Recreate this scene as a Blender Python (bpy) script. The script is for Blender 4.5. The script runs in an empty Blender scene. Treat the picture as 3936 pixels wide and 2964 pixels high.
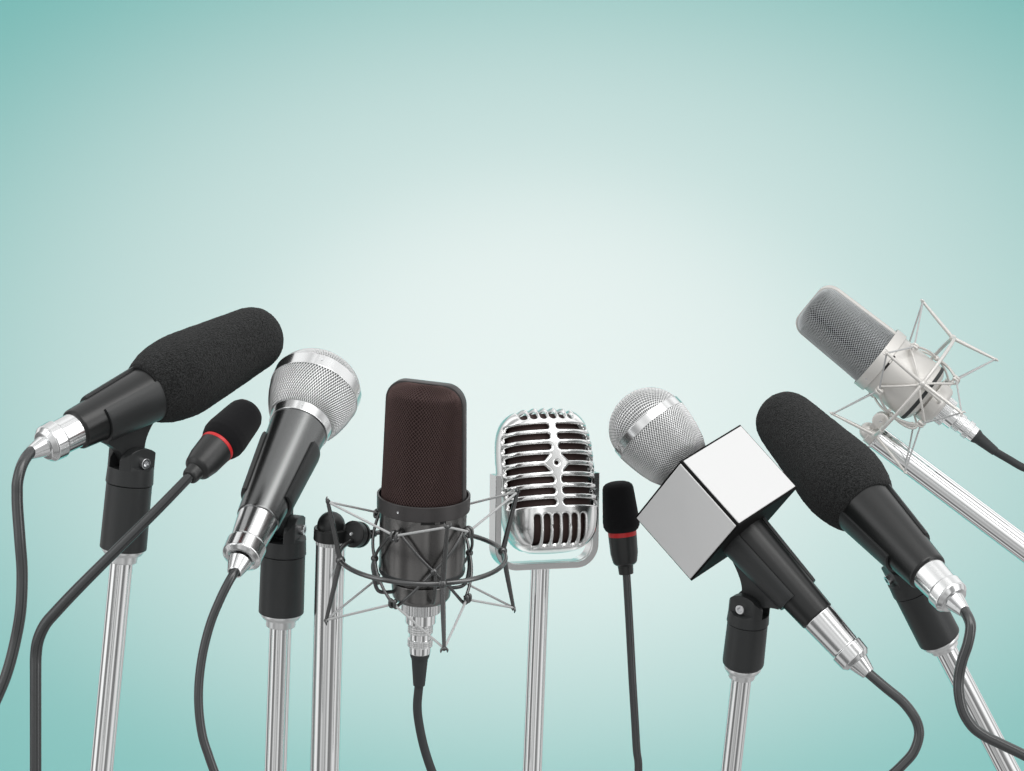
import bpy, math, random
import numpy as np
from mathutils import Vector, Matrix, noise

C = bpy.context.scene.collection
scene = bpy.context.scene
PI = math.pi
rad = math.radians
random.seed(4)

# ------------------------------------------------------------------ camera
U = 0.000202                 # metres per photo pixel at the focus distance
F = 9400.0                   # focus distance in photo pixels
W0, H0 = 1968.0, 1482.0
PITCH = 14.0
camd = bpy.data.cameras.new('camera')
cam = bpy.data.objects.new('camera', camd)
C.objects.link(cam)
cam.location = (0, 0, 1.55)
cam.rotation_euler = (rad(90 - PITCH), 0, 0)
camd.sensor_width = 36.0
camd.lens = F / 3936.0 * 36.0
camd.clip_start = 0.05
camd.clip_end = 60
scene.camera = cam
CM = Matrix.Translation(cam.location) @ cam.rotation_euler.to_matrix().to_4x4()
CMn = np.array(CM)

def world(p):
    """camera-space pixels (x right, y up, z towards viewer) -> world metres"""
    p = np.asarray(p, float) * U
    return p @ CMn[:3, :3].T + CMn[:3, 3]

def unproj(px, py, d=0.0):
    Z = F + d
    return np.array([(px - W0) * Z / F, -(py - H0) * Z / F, -Z])

# ------------------------------------------------------------------ light
view = scene.view_settings
view.view_transform = 'Standard'
view.look = 'None'
view.exposure = 0.0
view.gamma = 1.0

wd = bpy.data.worlds.new('World')
scene.world = wd
wd.use_nodes = True
wn, wl = wd.node_tree.nodes, wd.node_tree.links
for n in list(wn): wn.remove(n)
wo = wn.new('ShaderNodeOutputWorld')
bg = wn.new('ShaderNodeBackground'); bg.inputs[1].default_value = 1.24
tc = wn.new('ShaderNodeTexCoord')
sp = wn.new('ShaderNodeSeparateXYZ')
at = wn.new('ShaderNodeMath'); at.operation = 'ARCTAN2'      # azimuth, 0 = behind the camera
mr = wn.new('ShaderNodeMapRange')
mr.inputs[1].default_value = -PI; mr.inputs[2].default_value = PI
neg = wn.new('ShaderNodeMath'); neg.operation = 'MULTIPLY'; neg.inputs[1].default_value = -1
rp = wn.new('ShaderNodeValToRGB')
wl.new(tc.outputs['Generated'], sp.inputs[0])
wl.new(sp.outputs[1], neg.inputs[0])
wl.new(sp.outputs[0], at.inputs[0]); wl.new(neg.outputs[0], at.inputs[1])
wl.new(at.outputs[0], mr.inputs[0]); wl.new(mr.outputs[0], rp.inputs[0])
# invented bright and dark world bands that streak the chrome: (azimuth in degrees, brightness)
bands = [(-180, .85), (-165, .9), (-150, .30), (-134, .95), (-124, 1.0), (-118, .20), (-96, .30), (-88, 1.15), (-66, 1.15),
         (-58, .20), (-40, .26), (-34, .95), (-20, .55), (-8, .75), (0, .35), (10, .95), (19, 1.0),
         (24, .22), (46, .34), (52, .75), (66, 1.1), (80, 1.0), (88, .28), (104, .85), (116, .95),
         (124, .35), (138, .95), (150, .9), (160, .35), (172, .7)]
er = rp.color_ramp
while len(er.elements) > 1: er.elements.remove(er.elements[-1])
for i, (az, b) in enumerate(bands):
    x = (az + 180) / 360.0
    e = er.elements[0] if i == 0 else er.elements.new(x)
    e.position = x
    e.color = (b, b, b * 1.0, 1)
# world made brighter above, dimmer below
ev = wn.new('ShaderNodeMapRange')
ev.interpolation_type = 'SMOOTHSTEP'
ev.inputs[1].default_value = -.75; ev.inputs[2].default_value = .75
ev.inputs[3].default_value = .48; ev.inputs[4].default_value = 1.16
wl.new(sp.outputs[2], ev.inputs[0])
mx = wn.new('ShaderNodeMix'); mx.data_type = 'RGBA'; mx.blend_type = 'MULTIPLY'; mx.inputs[0].default_value = 1
wl.new(rp.outputs[0], mx.inputs[6]); wl.new(ev.outputs[0], mx.inputs[7])
wl.new(mx.outputs[2], bg.inputs[0]); wl.new(bg.outputs[0], wo.inputs[0])

def area(name, campos, target, size, power, color=(1, 1, 1), sy=None):
    l = bpy.data.lights.new(name, 'AREA')
    l.shape = 'RECTANGLE'; l.size = size; l.size_y = sy or size
    l.energy = power; l.color = color
    o = bpy.data.objects.new(name, l); C.objects.link(o)
    p = Vector(world(np.array(campos) / U)); t = Vector(world(np.array(target) / U))
    o.location = p
    o.rotation_euler = (t - p).to_track_quat('-Z', 'Y').to_euler()
    return o
# camera-space metres: x right, y up, z towards the viewer (mics stand near z = -1.9)
area('key_softbox', (0.55, 1.25, -0.9), (0.0, -0.1, -1.95), 1.5, 12.5, (1.0, .99, .975), 1.0)
area('left_strip', (-1.3, 0.15, -1.0), (-0.1, -0.15, -2.0), 0.25, 2.2, (.97, .99, 1.0), 1.2)
area('right_strip', (1.35, 0.1, -1.2), (0.1, -0.15, -2.0), 0.22, 3.0, (1, 1, 1), 1.2)

BACK = 6.2                    # metres from the camera to the paper backdrop
def spot(name, campos, target, power, color, cone, blend, sx=1.0, sy=1.0):
    l = bpy.data.lights.new(name, 'SPOT')
    l.energy = power; l.color = color; l.spot_size = rad(cone); l.spot_blend = blend
    l.shadow_soft_size = .08
    o = bpy.data.objects.new(name, l); C.objects.link(o)
    p = Vector(world(np.array(campos) / U)); t = Vector(world(np.array(target) / U))
    o.location = p
    o.rotation_euler = (t - p).to_track_quat('-Z', 'Y').to_euler()
    o.scale = (sx, sy, 1)
    return o
# warm background spot: turns the teal paper white in the middle of the picture
SPOTC = (1.0, .232, .25)
spot('background_spot_wide', (0.0, 0.95, -3.2), (0.10, -0.07, -BACK), 440, SPOTC, 56, 1.0, 1.75, 1.0)
spot('background_spot', (0.0, -0.98, -3.2), (0.10, -0.04, -BACK), 470, SPOTC, 42, 1.0, 1.7, 1.0)
spot('background_spot_inner', (0.0, 0.95, -3.2), (0.10, -0.02, -BACK), 210, SPOTC, 24, 1.0, 1.45, 1.0)

# ------------------------------------------------------------------ materials
def mat(name, col, metallic=0.0, rough=0.5, bump=None, coat=0.0, spec=0.5, sheen=0.0, var=None, aniso=0.0):
    m = bpy.data.materials.new(name); m.use_nodes = True
    nt = m.node_tree; b = nt.nodes['Principled BSDF']
    b.inputs['Base Color'].default_value = (*col, 1)
    b.inputs['Metallic'].default_value = metallic
    b.inputs['Roughness'].default_value = rough
    b.inputs['Specular IOR Level'].default_value = spec
    b.inputs['Coat Weight'].default_value = coat
    b.inputs['Anisotropic'].default_value = aniso
    if sheen:
        b.inputs['Sheen Weight'].default_value = sheen
        b.inputs['Sheen Roughness'].default_value = .5
    t = nt.nodes.new('ShaderNodeTexCoord')
    if bump:
        sc, st, dist = bump
        nz = nt.nodes.new('ShaderNodeTexNoise'); nz.inputs['Scale'].default_value = sc
        nz.inputs['Detail'].default_value = 4
        bp = nt.nodes.new('ShaderNodeBump'); bp.inputs['Strength'].default_value = st
        bp.inputs['Distance'].default_value = dist
        nt.links.new(t.outputs['Object'], nz.inputs['Vector'])
        nt.links.new(nz.outputs[0], bp.inputs['Height'])
        nt.links.new(bp.outputs[0], b.inputs['Normal'])
    if var:
        sc, lo, hi = var           # roughness wear
        nz = nt.nodes.new('ShaderNodeTexNoise'); nz.inputs['Scale'].default_value = sc
        nz.inputs['Detail'].default_value = 5
        r = nt.nodes.new('ShaderNodeMapRange')
        r.inputs[1].default_value = .3; r.inputs[2].default_value = .7
        r.inputs[3].default_value = lo; r.inputs[4].default_value = hi
        nt.links.new(t.outputs['Object'], nz.inputs['Vector'])
        nt.links.new(nz.outputs[0], r.inputs[0]); nt.links.new(r.outputs[0], b.inputs['Roughness'])
    return m

M = {}
M['chrome'] = mat('polished_chrome', (.92, .93, .93), 1, .11)
M['nickel_plate'] = mat('nickel_plate', (.90, .905, .90), 1, .2)
M['alu'] = mat('satin_aluminium', (.76, .77, .77), 1, .2, var=(30, .17, .22))
M['alu_matt'] = mat('blasted_aluminium', (.80, .81, .81), 1, .36, bump=(2500, .08, .0002))
M['wire'] = mat('silver_wire', (.93, .94, .94), 1, .3)
M['dark_wire'] = mat('flare_tinted_wire', (.135, .092, .087), .95, .32)  # black wire, with the red lens flare glow put into its colour
M['grey_wire'] = mat('grey_wire', (.70, .73, .74), .95, .34)
M['foam'] = mat('acoustic_foam', (.013, .014, .014), 0, 1.0, bump=(1100, 1.0, .0030), spec=.15, sheen=.10)
def pores(m, sc, c0, c1):
    nt = m.node_tree; b = nt.nodes['Principled BSDF']
    t = nt.nodes.new('ShaderNodeTexCoord'); nz = nt.nodes.new('ShaderNodeTexNoise')
    nz.inputs['Scale'].default_value = sc; nz.inputs['Detail'].default_value = 3
    r = nt.nodes.new('ShaderNodeValToRGB')
    r.color_ramp.elements[0].position = .38; r.color_ramp.elements[0].color = (*c0, 1)
    r.color_ramp.elements[1].position = .64; r.color_ramp.elements[1].color = (*c1, 1)
    nt.links.new(t.outputs['Object'], nz.inputs['Vector']); nt.links.new(nz.outputs[0], r.inputs[0])
    nt.links.new(r.outputs[0], b.inputs['Base Color'])
pores(M['foam'], 760, (.007, .0075, .0075), (.036, .038, .038))
M['small_foam'] = mat('fine_foam', (.010, .010, .011), 0, 1.0, bump=(2200, .7, .0006), spec=.12, sheen=.05)
M['plastic'] = mat('matt_black_plastic', (.012, .013, .013), 0, .34, bump=(3800, .25, .00025), spec=.5)
M['clip'] = mat('clip_plastic', (.022, .024, .0245), 0, .42, bump=(3800, .3, .00025), spec=.5)
M['barrel'] = mat('black_lacquer', (.008, .009, .009), 0, .30, bump=(3800, .12, .0002), spec=.5)
M['gun'] = mat('gunmetal', (.19, .195, .195), 1, .27, bump=(3000, .08, .0002))
M['bodyblack'] = mat('dark_bronze_metal', (.20, .196, .192), 1, .27, bump=(3000, .08, .0002))
M['collarblack'] = mat('dark_collar_metal', (.075, .071, .071), .6, .38, bump=(3000, .1, .0002))
M['rod'] = mat('black_enamelled_rod', (.13, .132, .132), .9, .25)
M['nickel'] = mat('pale_satin_nickel', (.70, .685, .655), .6, .42, bump=(3500, .2, .0002))
M['rubber'] = mat('black_rubber', (.026, .029, .030), 0, .25, bump=(3500, .1, .0002), spec=.9)
M['boot'] = mat('matt_rubber', (.026, .030, .031), 0, .6, bump=(3500, .2, .0002))
M['goose'] = mat('gooseneck_enamel', (.075, .078, .079), .75, .25, bump=(3000, .1, .0002))
M['red'] = mat('red_plastic', (.55, .012, .015), 0, .38)
M['elastic'] = mat('woven_elastic', (.52, .53, .53), 0, .85, bump=(2600, .8, .0006))
M['white'] = mat('white_panel', (.68, .685, .685), 0, .3, bump=(1500, .05, .0002), coat=.2)
M['boxblack'] = mat('box_black_plastic', (.008, .008, .008), 0, .7, spec=.08)
M['core_dark'] = mat('dark_liner', (.012, .011, .011), 0, .9)
M['core_grey'] = mat('grey_liner', (.32, .325, .327), 0, .9)
M['core_maroon'] = mat('flare_tinted_liner', (.024, .008, .007), 0, .8)  # dark liner, its maroon is lens flare glow painted in
M['cloth'] = mat('brown_black_cloth', (.030, .012, .010), 0, .75, bump=(2000, .3, .0003))
M['black'] = mat('flat_black', (.004, .004, .004), 0, .6)
M['screw'] = mat('steel_screw', (.7, .71, .72), 1, .25)
M['paper'] = mat('teal_backdrop_paper', (.232, .645, .61), 0, .95, spec=.0)

# ------------------------------------------------------------------ mesh helpers
def norm(v): v = np.asarray(v, float); return v / np.linalg.norm(v)

def rotn(v, axis, ang):
    v = np.asarray(v, float); axis = norm(axis)
    return v * math.cos(ang) + np.cross(axis, v) * math.sin(ang) + axis * np.dot(axis, v) * (1 - math.cos(ang))

class Ax:
    """axis laid through two photo points; t and r are photo pixels, tilt > 0 = far end away"""
    def __init__(s, A, B, d, tilt, end=None):
        s.Apx = np.array(A, float); s.Bpx = np.array(B, float)
        s.L = np.linalg.norm(s.Bpx - s.Apx)
        s.A = unproj(*A, d); dB = d
        for _ in range(40):
            s.B = unproj(*B, dB)
            lat = np.linalg.norm((s.B - s.A)[:2])
            dB = d + math.tan(rad(tilt)) * lat
        s.B = unproj(*B, dB)
        s.a = norm(s.B - s.A)
        mid = (s.A + s.B) / 2
        vv = -mid; vv = vv - s.a * np.dot(vv, s.a); s.v = norm(vv)
        s.e = np.cross(s.a, s.v)
    def c(s, t):
        f = t / s.L; ZA = -s.A[2]; ZB = -s.B[2]
        lam = f * ZA / (ZB - f * (ZB - ZA))
        return s.A + lam * (s.B - s.A)
    def k(s, t): return -s.c(t)[2] / F
    def pt(s, t, r, th):
        return s.c(t) + s.k(t) * r * (s.v * math.cos(th) + s.e * math.sin(th))

class Fr:
    """rigid local frame: a = up axis, v = towards the viewer, e = right"""
    def __init__(s, px, d, up, tilt, k=None, yaw=0):
        s.O = unproj(*px, d); s.K = (F + d) / F if k is None else k
        u = np.array([up[0], -up[1], 0.0]); u = u / np.linalg.norm(u)
        s.a = norm(np.array([u[0] * math.cos(rad(tilt)), u[1] * math.cos(rad(tilt)), -math.sin(rad(tilt))]))
        vv = -s.O; vv = vv - s.a * np.dot(vv, s.a); s.v = norm(vv)
        s.e = np.cross(s.a, s.v)
        if yaw:
            s.v, s.e = rotn(s.v, s.a, rad(yaw)), rotn(s.e, s.a, rad(yaw))
    def loc(s, x, y, z): return s.O + s.K * (s.e * x + s.v * y + s.a * z)
    def pt(s, h, r, th):
        return s.O + s.K * (s.a * h + r * (s.v * math.cos(th) + s.e * math.sin(th)))
    def k(s, t): return s.K
    def c(s, t): return s.O + s.K * s.a * t

def smooth_profile(pr, b=2.2):
    out = [pr[0]]
    for i in range(1, len(pr) - 1):
        p = np.array(pr[i][:2], float); q0 = np.array(pr[i - 1][:2], float); q1 = np.array(pr[i + 1][:2], float)
        bb = pr[i][2] if len(pr[i]) > 2 else b
        d0 = q0 - p; d1 = q1 - p; l0 = np.linalg.norm(d0); l1 = np.linalg.norm(d1)
        if l0 < 1e-6 or l1 < 1e-6: out.append(tuple(p)); continue
        ca = np.dot(d0, d1) / (l0 * l1)
        if ca < -.985 or bb <= 0: out.append(tuple(p)); continue
        w = min(bb, l0 * .45, l1 * .45)
        a = p + d0 / l0 * w; c = p + d1 / l1 * w
        n = 6 if bb > 6 else 3
        if l0 > w + 1.5: out.append(tuple(p + d0 / l0 * (w + .8)))
        for j in range(n + 1):
            u = j / n
            out.append(tuple(a * (1 - u) ** 2 + p * 2 * u * (1 - u) + c * u * u))
        if l1 > w + 1.5: out.append(tuple(p + d1 / l1 * (w + .8)))
    out.append(pr[-1])
    return out

class MB:
    def __init__(s): s.v = []; s.f = []
    def add(s, vs, fs):
        o = len(s.v); s.v.extend([tuple(p) for p in vs]); s.f.extend([tuple(i + o for i in f) for f in fs]); return s
    def lathe(s, ax, prof, n=72, b=2.2, rmod=None, sub=0, cap=True):
        pr = smooth_profile([tuple(p) for p in prof], b)
        if sub:
            q = [pr[0]]
            for i in range(1, len(pr)):
                d = math.hypot(pr[i][0] - pr[i - 1][0], pr[i][1] - pr[i - 1][1])
                m = max(1, int(d / sub))
                for j in range(1, m + 1):
                    u = j / m; q.append((pr[i - 1][0] * (1 - u) + pr[i][0] * u, pr[i - 1][1] * (1 - u) + pr[i][1] * u))
            pr = q
        vs = []; fs = []; rings = []
        for p in pr:
            t, r = p[0], p[1]
            if r < 1e-4:
                rings.append([len(vs)]); vs.append(ax.pt(t, 0, 0)); continue
            ring = []
            for j in range(n):
                th = 2 * PI * j / n
                rr = r if rmod is None else rmod(t, r, th)
                ring.append(len(vs)); vs.append(ax.pt(t, rr, th))
            rings.append(ring)
        for A, B in zip(rings[:-1], rings[1:]):
            if len(A) == 1 and len(B) == 1: continue
            if len(A) == 1: fs += [(A[0], B[(j + 1) % n], B[j]) for j in range(n)]
            elif len(B) == 1: fs += [(A[j], A[(j + 1) % n], B[0]) for j in range(n)]
            else: fs += [(A[j], A[(j + 1) % n], B[(j + 1) % n], B[j]) for j in range(n)]
        if cap:
            if len(rings[0]) > 1: fs.append(tuple(reversed(rings[0])))
            if len(rings[-1]) > 1: fs.append(tuple(rings[-1]))
        return s.add(vs, fs)
    def tube(s, pts, r, n=12, steps=8, spline=True, closed=False, flat=None):
        P = [np.array(p, float) for p in pts]
        R = list(r) if hasattr(r, '__len__') else [r] * len(P)
        Q, RR = [], []
        m = len(P)
        if spline and m > 2:
            rng = range(m if closed else m - 1)
            for i in rng:
                p1 = P[i]; p2 = P[(i + 1) % m]
                p0 = P[i - 1] if (i > 0 or closed) else p1 * 2 - p2
                p3 = P[(i + 2) % m] if (i + 2 < m or closed) else p2 * 2 - p1
                for j in range(steps):
                    u = j / steps
                    Q.append(.5 * ((2 * p1) + (-p0 + p2) * u + (2 * p0 - 5 * p1 + 4 * p2 - p3) * u * u + (-p0 + 3 * p1 - 3 * p2 + p3) * u ** 3))
                    RR.append(R[i] * (1 - u) + R[(i + 1) % m] * u)
            if not closed: Q.append(P[-1]); RR.append(R[-1])
        else: Q, RR = P, R
        N = len(Q); vs = []; fs = []
        nrm = None
        for i in range(N):
            if closed: tg = norm(Q[(i + 1) % N] - Q[i - 1])
            else: tg = norm(Q[min(i + 1, N - 1)] - Q[max(i - 1, 0)])
            if nrm is None:
                h = np.array([0.1, .2, 1.0]); nrm = norm(np.cross(tg, np.cross(h, tg)))
            else:
                nrm = norm(nrm - tg * np.dot(nrm, tg))
            bn = np.cross(tg, nrm)
            for j in range(n):
                th = 2 * PI * j / n
                vs.append(Q[i] + RR[i] * (nrm * math.cos(th) + bn * math.sin(th)))
        for i in range(N if closed else N - 1):
            A = i * n; B = ((i + 1) % N) * n
            fs += [(A + j, A + (j + 1) % n, B + (j + 1) % n, B + j) for j in range(n)]
        if not closed:
            fs.append(tuple(reversed(range(n)))); fs.append(tuple(range((N - 1) * n, N * n)))
        return s.add(vs, fs)
    def ball(s, c, r, n=16, sq=(1, 1, 1)):
        vs = [c + np.array([0, 0, r * sq[2]])]; fs = []; m = n // 2
        for i in range(1, m):
            ph = PI * i / m
            for j in range(n):
                th = 2 * PI * j / n
                vs.append(c + r * np.array([math.sin(ph) * math.cos(th) * sq[0], math.sin(ph) * math.sin(th) * sq[1], math.cos(ph) * sq[2]]))
        vs.append(c - np.array([0, 0, r * sq[2]])); L = len(vs) - 1
        fs += [(0, 1 + j, 1 + (j + 1) % n) for j in range(n)]
        for i in range(m - 2):
            a = 1 + i * n; b = a + n
            fs += [(a + j, b + j, b + (j + 1) % n, a + (j + 1) % n) for j in range(n)]
        a = 1 + (m - 2) * n
        fs += [(a + j, L, a + (j + 1) % n) for j in range(n)]
        return s.add(vs, fs)
    def loft(s, loops, closed=True, cap=True):
        n = len(loops[0]); vs = [p for l in loops for p in l]; fs = []
        for i in range(len(loops) - 1):
            a = i * n; b = a + n
            for j in range(n if closed else n - 1):
                fs.append((a + j, a + (j + 1) % n, b + (j + 1) % n, b + j))
        if cap and closed:
            fs.append(tuple(reversed(range(n)))); fs.append(tuple(range((len(loops) - 1) * n, len(loops) * n)))
        return s.add(vs, fs)
    def box(s, O, X, Y, Z):
        """box from centre and three half vectors"""
        vs = [O + i * X + j * Y + k * Z for i in (-1, 1) for j in (-1, 1) for k in (-1, 1)]
        return s.add(vs, [(0, 1, 3, 2), (4, 6, 7, 5), (0, 4, 5, 1), (2, 3, 7, 6), (0, 2, 6, 4), (1, 5, 7, 3)])
    def build(s, name, m, parent, bevel=0, angle=38, smooth=True, fix=True):
        me = bpy.data.meshes.new(name)
        W = world(np.array(s.v))
        off = np.array(parent.location) if parent is not None else np.zeros(3)
        top = parent
        while top is not None and top.parent is not None:
            top = top.parent; off = off + np.array(top.location)
        me.from_pydata((W - off).tolist(), [], s.f)
        me.update()
        if fix:
            import bmesh
            bm = bmesh.new(); bm.from_mesh(me); bmesh.ops.recalc_face_normals(bm, faces=bm.faces); bm.to_mesh(me); bm.free()
        if smooth:
            me.polygons.foreach_set('use_smooth', [True] * len(me.polygons))
            me.set_sharp_from_angle(angle=rad(angle))
        o = bpy.data.objects.new(name, me); C.objects.link(o)
        me.materials.append(m if not isinstance(m, str) else M[m])
        o.parent = parent
        if bevel:
            bv = o.modifiers.new('bevel', 'BEVEL'); bv.width = bevel * U; bv.segments = 3; bv.limit_method = 'ANGLE'
            bv.angle_limit = rad(40); bv.harden_normals = False
        return o

def thing(name, label, cat, p, group=None):
    o = bpy.data.objects.new(name, None); C.objects.link(o)
    o.location = world(p); o.empty_display_size = .02
    o['label'] = label; o['category'] = cat
    if group: o['group'] = group
    return o

# ------------------------------------------------------------------ backdrop
def backdrop():
    import bmesh
    # paper roll: a tall sheet that hangs flat and rolls forward far below the frame
    hw = 2.5
    prof = []
    for i in range(9): prof.append((1.9 - i * .42, -BACK))
    for i in range(1, 13):
        a = PI / 2 * i / 12
        prof.append((-1.46 - math.sin(a) * .6, -BACK + (1 - math.cos(a)) * .6))
    prof.append((-2.06, -BACK + 1.3))
    vs = []; fs = []
    nx = 12
    for (y, z) in prof:
        for j in range(nx + 1): vs.append(np.array([-hw + 2 * hw * j / nx, y, z]) / U)
    for i in range(len(prof) - 1):
        for j in range(nx): a = i * (nx + 1) + j; fs.append((a, a + 1, a + nx + 2, a + nx + 1))
    m = MB(); m.add(vs, fs)
    o = m.build('backdrop', 'paper', None)
    o['kind'] = 'structure'; o['label'] = 'plain pale teal paper backdrop behind the microphones'
backdrop()

# ------------------------------------------------------------------ stand, clip, cables
def solve_pivot(mic, piv, bottom, tilt):
    """pivot point of a clip on a stand: in the plane of microphone axis and stand axis"""
    d = 0.0
    for _ in range(30):
        st = Ax(piv, bottom, d, tilt)
        b = norm(np.cross(mic.a, -st.a))
        ray = unproj(*piv, 0.0)
        lam = np.dot(mic.A, b) / np.dot(ray, b)
        d = -(ray * lam)[2] - F
    st = Ax(piv, bottom, d, tilt)
    if b[2] < 0: b = -b
    return st, b

def cyl_stand(mic, piv, bottom, tilt, R, t, rp, label, rnd=5):
    """t = (slot floor, cap bottom, sleeve bottom, collar1 bottom, collar2 bottom); R sleeve radius, rp pole radius"""
    st, b = solve_pivot(mic, piv, bottom, tilt)
    b = norm(b - st.a * np.dot(b, st.a))
    root = thing('microphone_stand', label, 'microphone stand', st.c(st.L * .9), 'stands under the microphones')
    side = np.cross(b, st.a)
    floor, capb, slb, c1, c2 = t
    up = -st.a
    def k(tt): return st.k(tt)
    m = MB().lathe(st, [(floor, 0), (floor, R * .985), (capb, R * 1.02), (capb, R * .9), (capb, 0)], b=3)
    # fork ears left and right of the slot
    P0 = st.c(floor + 1); K = k(floor); H = floor / math.cos(rad(tilt)) + .60 * R
    for sgn in (-1, 1):
        loops = []
        s0, s1 = .32, .76
        lay = [s0, s0 + .03] + [s0 + (s1 - s0) * q for q in (.3, .6, .85)] + [s1 - .02, s1]
        for li, sf in enumerate(lay):
            w = R * .985 * math.sqrt(max(0, 1 - sf * sf))
            if li in (0, len(lay) - 1): w -= 2.0; hh = H - 2.0
            else: hh = H
            loop = []
            for i in range(29):
                x = -w + 2 * w * i / 28
                z = hh * (max(0, 1 - (abs(x) / R) ** 2.3)) ** .5
                loop.append(P0 + K * (side * x + up * z + b * (sgn * sf * R)))
            loop.append(P0 + K * (side * w + b * (sgn * sf * R)))
            loop.insert(0, P0 + K * (-side * w + b * (sgn * sf * R)))
            loops.append(loop)
        m.loft(loops)
        # lower cheek: fills the round of the cap below the bolt
        loops = []
        for sf in (.74, .80, .87, .93, .975):
            w = R * .985 * math.sqrt(max(0, 1 - sf * sf)); hh = R * .16 * (1 - (sf - .74) / .3) + 2
            loops.append([P0 + K * (-side * w + b * sgn * sf * R), P0 + K * (-side * w * .9 + up * hh + b * sgn * sf * R),
                          P0 + K * (side * w * .9 + up * hh + b * sgn * sf * R), P0 + K * (side * w + b * sgn * sf * R)])
        m.loft(loops)
    head = m.build('swivel_head', 'clip', root, angle=30)
    MB().lathe(st, [(capb + 3, 0), (capb + 3, R * .975), (slb, R * 1.0, rnd), (slb, 0)], b=3).build('sleeve', 'clip', root)
    MB().lathe(st, [(slb - 1, R * .6), (slb + 1, R * .885, 3), ((slb + c1) / 2, R * .885), (c1, R * .80), (c1 + 1, rp * 1.32), (c2 - 3, rp * 1.30), (c2, rp * 1.12), (c2, rp * .9)], b=2).build('collar', 'alu_matt', root)
    MB().lathe(st, [(c2 - 2, rp), (st.L * 1.35, rp)], n=96, cap=True).build('pole', 'chrome', root)
    # bolt with hexagonal socket
    cc = P0 + K * (up * (floor / math.cos(rad(tilt))) + b * R * .76)
    bf = Fr((0, 0), 0, (0, -1), 0); bf.O = cc; bf.K = K; bf.a = b; bf.v = up; bf.e = np.cross(b, up)
    rb = R * .23
    bm_ = MB().lathe(bf, [(0, rb), (R * .22, rb), (R * .22, rb * .7)], n=32, cap=False)
    # ring to hexagon, hexagonal well
    o = []; i_ = []; dpt = []
    for j in range(24):
        th = 2 * PI * j / 24
        hx = rb * .62 * math.cos(PI / 6) / math.cos(((th) % (PI / 3)) - PI / 6)
        o.append(bf.pt(R * .22, rb * .7, th)); i_.append(bf.pt(R * .22, hx, th)); dpt.append(bf.pt(R * .08, hx, th))
    bm_.loft([o, i_], cap=False); bm_.loft([i_, dpt], cap=False); bm_.add(dpt, [tuple(range(24))])
    bm_.build('bolt', 'screw', root, angle=30)
    return root, st, b

def clip(mic, st, b, R, rfun, t0, t1, th0, th1, label, finN=None, finF=None, thick=13, dnear=0):
    """trough clip round the barrel open from th0 to th1 (degrees), with a tongue down to the pivot"""
    P = st.c(0)
    # foot of the perpendicular
    s_ = np.dot(P - mic.A, mic.a); foot = mic.A + mic.a * s_
    n = norm(P - foot)
    root = thing('microphone_clip', label, 'microphone clip', P, 'clips holding the microphones')
    m = MB(); loops = []
    a0 = rad(th1); a1 = rad(th0) + 2 * PI
    nt = 28; na = 44
    ts = [t0 + (t1 - t0) * i / nt for i in range(nt + 1)]
    for i, t in enumerate(ts):
        inn = rfun(t) + 1.0
        end = 1.5 if i in (0, nt) else 0.0
        out = inn + thick - end
        inn += end * .5
        loop = []
        for j in range(na + 1):
            th = a0 + (a1 - a0) * j / na
            loop.append(mic.pt(t, out - (2.5 if j in (0, na) else 0), th))
        for j in range(na, -1, -1):
            th = a0 + (a1 - a0) * j / na
            loop.append(mic.pt(t, inn, th))
        loops.append(loop)
    m.loft(loops)
    cl = m.build('cradle', 'clip', root, angle=32)
    # tongue
    K = mic.k((t0 + t1) / 2)
    def al(t): return np.dot(mic.c(t) - mic.A, mic.a)
    aN = al(finN if finN is not None else t0 + 12); aF = al(finF if finF is not None else t1 - 12)
    rb_ = (rfun((t0 + t1) / 2) + thick * .5) * K
    D = np.dot(P - foot, n); rr = .50 * R * st.k(0)
    poly = [(aN, rb_), ]
    # outline in (along, down) coordinates
    c0 = (s_, D)
    pts = []
    pts.append((aF, rb_ - 10 * K)); pts.append((aF, rb_ + 8 * K))
    u1 = np.array([aF, rb_ + 8 * K]); e1 = np.array([s_ + rr, D])
    for i in range(1, 9):
        u = i / 9; ctrl = np.array([s_ + rr * 1.15, (rb_ + D) / 2 - rr * .1])
        pts.append(tuple((1 - u) ** 2 * u1 + 2 * u * (1 - u) * ctrl + u * u * e1))
    for i in range(0, 13):
        a = PI * i / 12
        pts.append((s_ + rr * math.cos(a), D + rr * math.sin(a)))
    u2 = np.array([s_ - rr, D]); e2 = np.array([aN, rb_ + 8 * K])
    for i in range(1, 9):
        u = i / 9; ctrl = np.array([s_ - rr * 1.05, (rb_ + D) / 2])
        pts.append(tuple((1 - u) ** 2 * u2 + 2 * u * (1 - u) * ctrl + u * u * e2))
    pts.append((aN, rb_ + 8 * K)); pts.append((aN, rb_ - 10 * K))
    hw = .295 * R * st.k(0)
    bb = norm(np.cross(mic.a, n))
    loops = []
    for w, ins in ((-hw, 1), (-hw + 2, 0), (hw - 2, 0), (hw, 1)):
        cx = sum(p[0] for p in pts) / len(pts); cy = sum(p[1] for p in pts) / len(pts)
        loops.append([mic.A + mic.a * (x + (cx - x) * .01 * ins) + n * (y + (cy - y) * .01 * ins) + bb * w for x, y in pts])
    m = MB(); m.loft(loops)
    m.build('tongue', 'clip', root, angle=30)
    return root

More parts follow.
